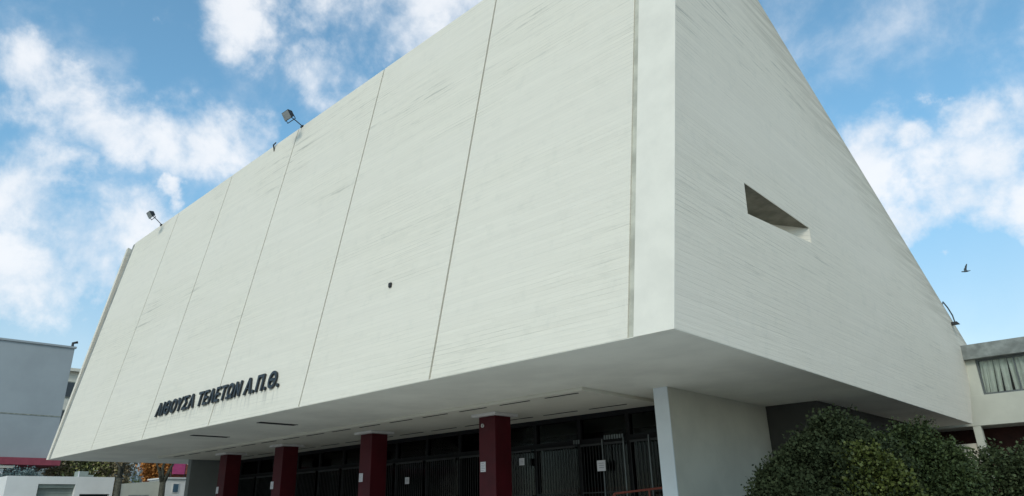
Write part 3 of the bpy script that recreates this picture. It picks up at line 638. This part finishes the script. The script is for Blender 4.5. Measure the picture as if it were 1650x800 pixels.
def yucca(base, n, L, label, seed):
    r = random.Random(seed); t_ = thing('yucca', label, 'plant', base, 'yuccas in the planting bed'); mb = MB()
    bx, by, bz = base; top = bz + .55
    obj('trunk', MB().tube([(bx, by, bz), (bx + .03, by, bz + .3), (bx, by, top)], [.09, .08, .06], 8), M['bark'], t_)
    for i in range(n):
        a = r.uniform(0, 6.283); e = r.uniform(.1, 1.35); l = L * r.uniform(.7, 1.1); w_ = .022
        d = Vector((math.cos(a) * math.cos(e), math.sin(a) * math.cos(e), math.sin(e))); s_ = Vector((-math.sin(a), math.cos(a), 0)) * w_
        p0 = Vector((bx, by, top)); p1 = p0 + d * l * .5; p2 = p0 + d * l + Vector((0, 0, -.12 * l * math.cos(e)))
        mb.add([p0 - s_ * .5, p0 + s_ * .5, p1 + s_, p1 - s_, p2], [(0, 1, 2, 3), (3, 2, 4)])
    obj('leaves', mb, M['blade'], t_)
yucca((-3.3, 16.2, .1), 90, .8, 'spiky yucca at the foot of the yellow green shrub', 1)
yucca((-2.65, 15.6, .1), 70, .7, 'spiky yucca in front of the glossy shrub', 2)
yucca((-1.6, 18.2, .1), 70, .7, 'spiky yucca low in front of the hedge', 4)

# trees in the street beyond the far end
def tree(name, label, base, h, lobes, n, size, mat, tips=None, r0=.2, seed=1, group=None, trunk_top=None):
    t_ = thing(name, label, 'tree', base, group); bx, by, bz = base; tt = trunk_top or h * .45
    mb = MB().tube([(bx, by, 0), (bx + .04, by + .03, tt * .5), (bx, by, tt)], [r0 * 1.15, r0, r0 * .85], 9)
    rr = random.Random(seed)
    for l in (tips or [l[:3] for l in lobes]):
        p = Vector(l); b0 = Vector((bx, by, tt - .15)); mid = b0.lerp(p, .5) + Vector((rr.uniform(-.15, .15), rr.uniform(-.15, .15), .15))
        mb.tube([b0, mid, p], [r0 * .7, r0 * .45, r0 * .12], 7)
    obj('trunk', mb, M['bark'], t_, smooth_=True)
    if lobes: leaf_mesh('crown', [l[:3] for l in lobes], [l[3] for l in lobes], [n] * len(lobes), size, mat, t_, seed=seed, shell=.35)
    return t_
tree('pollarded_tree', 'pollarded tree trunk beside the garage building', (-45.5, 15.55, 0), 4.5, [(-45.6, 15.1, 5.3, .55), (-45.3, 15.6, 5.2, .45)], 380, .10, M['leaf_brown'], r0=.19, seed=2, trunk_top=3.9, tips=[(-45.5, 15.1, 4.9), (-45.3, 16.0, 5.0), (-45.7, 15.6, 5.1)])
tree('pollarded_tree', 'pollarded tree trunk in front of the orange crown', (-45.5, 18.05, 0), 4.5, [(-45.4, 17.6, 5.4, .35), (-45.6, 18.2, 5.5, .3)], 150, .10, M['leaf_orange'], r0=.20, seed=3, trunk_top=3.7, tips=[(-45.5, 17.5, 4.8), (-45.3, 18.6, 5.1), (-45.7, 18.1, 5.2)])
tree('autumn_tree', 'tree with orange autumn crown behind the low pale wall', (-58, 22.4, 0), 7, [(-58, 21.95, 5.5, .55), (-58, 22.7, 5.6, .75), (-58.3, 22.3, 6.3, .8), (-58, 22.3, 4.8, .5)], 1600, .16, M['leaf_orange'], r0=.16, seed=4, trunk_top=3.8)
for k, (y, zc, mt_, lab) in enumerate(((17.0, 4.7, 'leaf_brown', 'brown leaved tree just right of the red fascia'), (17.9, 4.6, 'leaf_far', 'olive green tree behind the white garage roof'),
        (19.4, 4.8, 'leaf_far', 'bright green tree behind the roof unit of the garage'), (20.5, 4.2, 'leaf_brown', 'thin brown tree left of the pale townhouse'))):
    tree('street_tree', lab, (-61.5, y, 0), 7, [(-61.5, y, zc + .6, 1.15), (-61.8, y + .6, zc + 1.7, 1.2), (-61.2, y - .6, zc + 1.8, 1.0), (-61.6, y + .1, zc - .6, .9)], 1300, .15, M[mt_], r0=.14, seed=20 + k, trunk_top=3.2, group='street trees beyond the hall')
tree('olive_tree', 'grey green olive tree beside the white garage building', (-55, 11.4, 0), 4.6, [(-55, 11.5, 3.7, .8), (-55, 12.3, 4.1, .75), (-55.1, 13.2, 4.2, .6), (-55, 11.2, 2.9, .7)], 1500, .10, M['leaf_olive'], r0=.12, seed=31, trunk_top=2.2)
HE = thing('boundary_hedge', 'dark hedge running along the street behind the garage', 'hedge', (-66, 20, 0))
leaf_mesh('foliage', [(-66, 15 + i * 1.1, 2.2 + (i % 3) * .3) for i in range(11)], [(1.0, 1.0, 2.0)] * 11, [1400] * 11, .16, M['leaf_far'], HE, seed=41)

# ---------------------------------------------------------------- a bird over the annex
def bird(loc):
    verts = [(0, 0, 0), (.13, 0, .02), (.20, 0, .035), (.25, 0, .03), (-.12, 0, 0), (-.24, 0, .01), (0.02, .10, .10), (-.03, .22, .25), (-.10, .30, .36), (0.02, -.10, .10), (-.03, -.22, .22), (-.10, -.32, .30)]
    edg = [(0, 1), (1, 2), (2, 3), (0, 4), (4, 5), (0, 6), (6, 7), (7, 8), (0, 9), (9, 10), (10, 11)]
    rad = [(.055, .055), (.04, .04), (.036, .036), (.008, .008), (.04, .035), (.03, .008), (.06, .018), (.055, .012), (.02, .008), (.06, .018), (.055, .012), (.02, .008)]
    me = bpy.data.meshes.new('b'); me.from_pydata(verts, edg, []); o = bpy.data.objects.new('b', me); COL.objects.link(o)
    o.modifiers.new('s', 'SKIN'); 
    for i, sv in enumerate(me.skin_vertices[0].data): sv.radius = rad[i]; sv.use_root = (i == 0)
    o.modifiers.new('u', 'SUBSURF').levels = 2
    bpy.context.view_layer.update()
    m2 = bpy.data.meshes.new_from_object(o.evaluated_get(bpy.context.evaluated_depsgraph_get())); bpy.data.objects.remove(o)
    m2.materials.clear(); m2.materials.append(M['bird']); m2.shade_smooth()
    b2 = bpy.data.objects.new('bird', m2); COL.objects.link(b2); b2.location = loc; b2.rotation_euler = (0, math.radians(5), math.radians(200)); b2.scale = (1.0,) * 3
    tag(b2, 'small dark bird flying with raised wings in the blue sky', 'bird')
bird((-6.1, 45.9, 12.3 + Z))
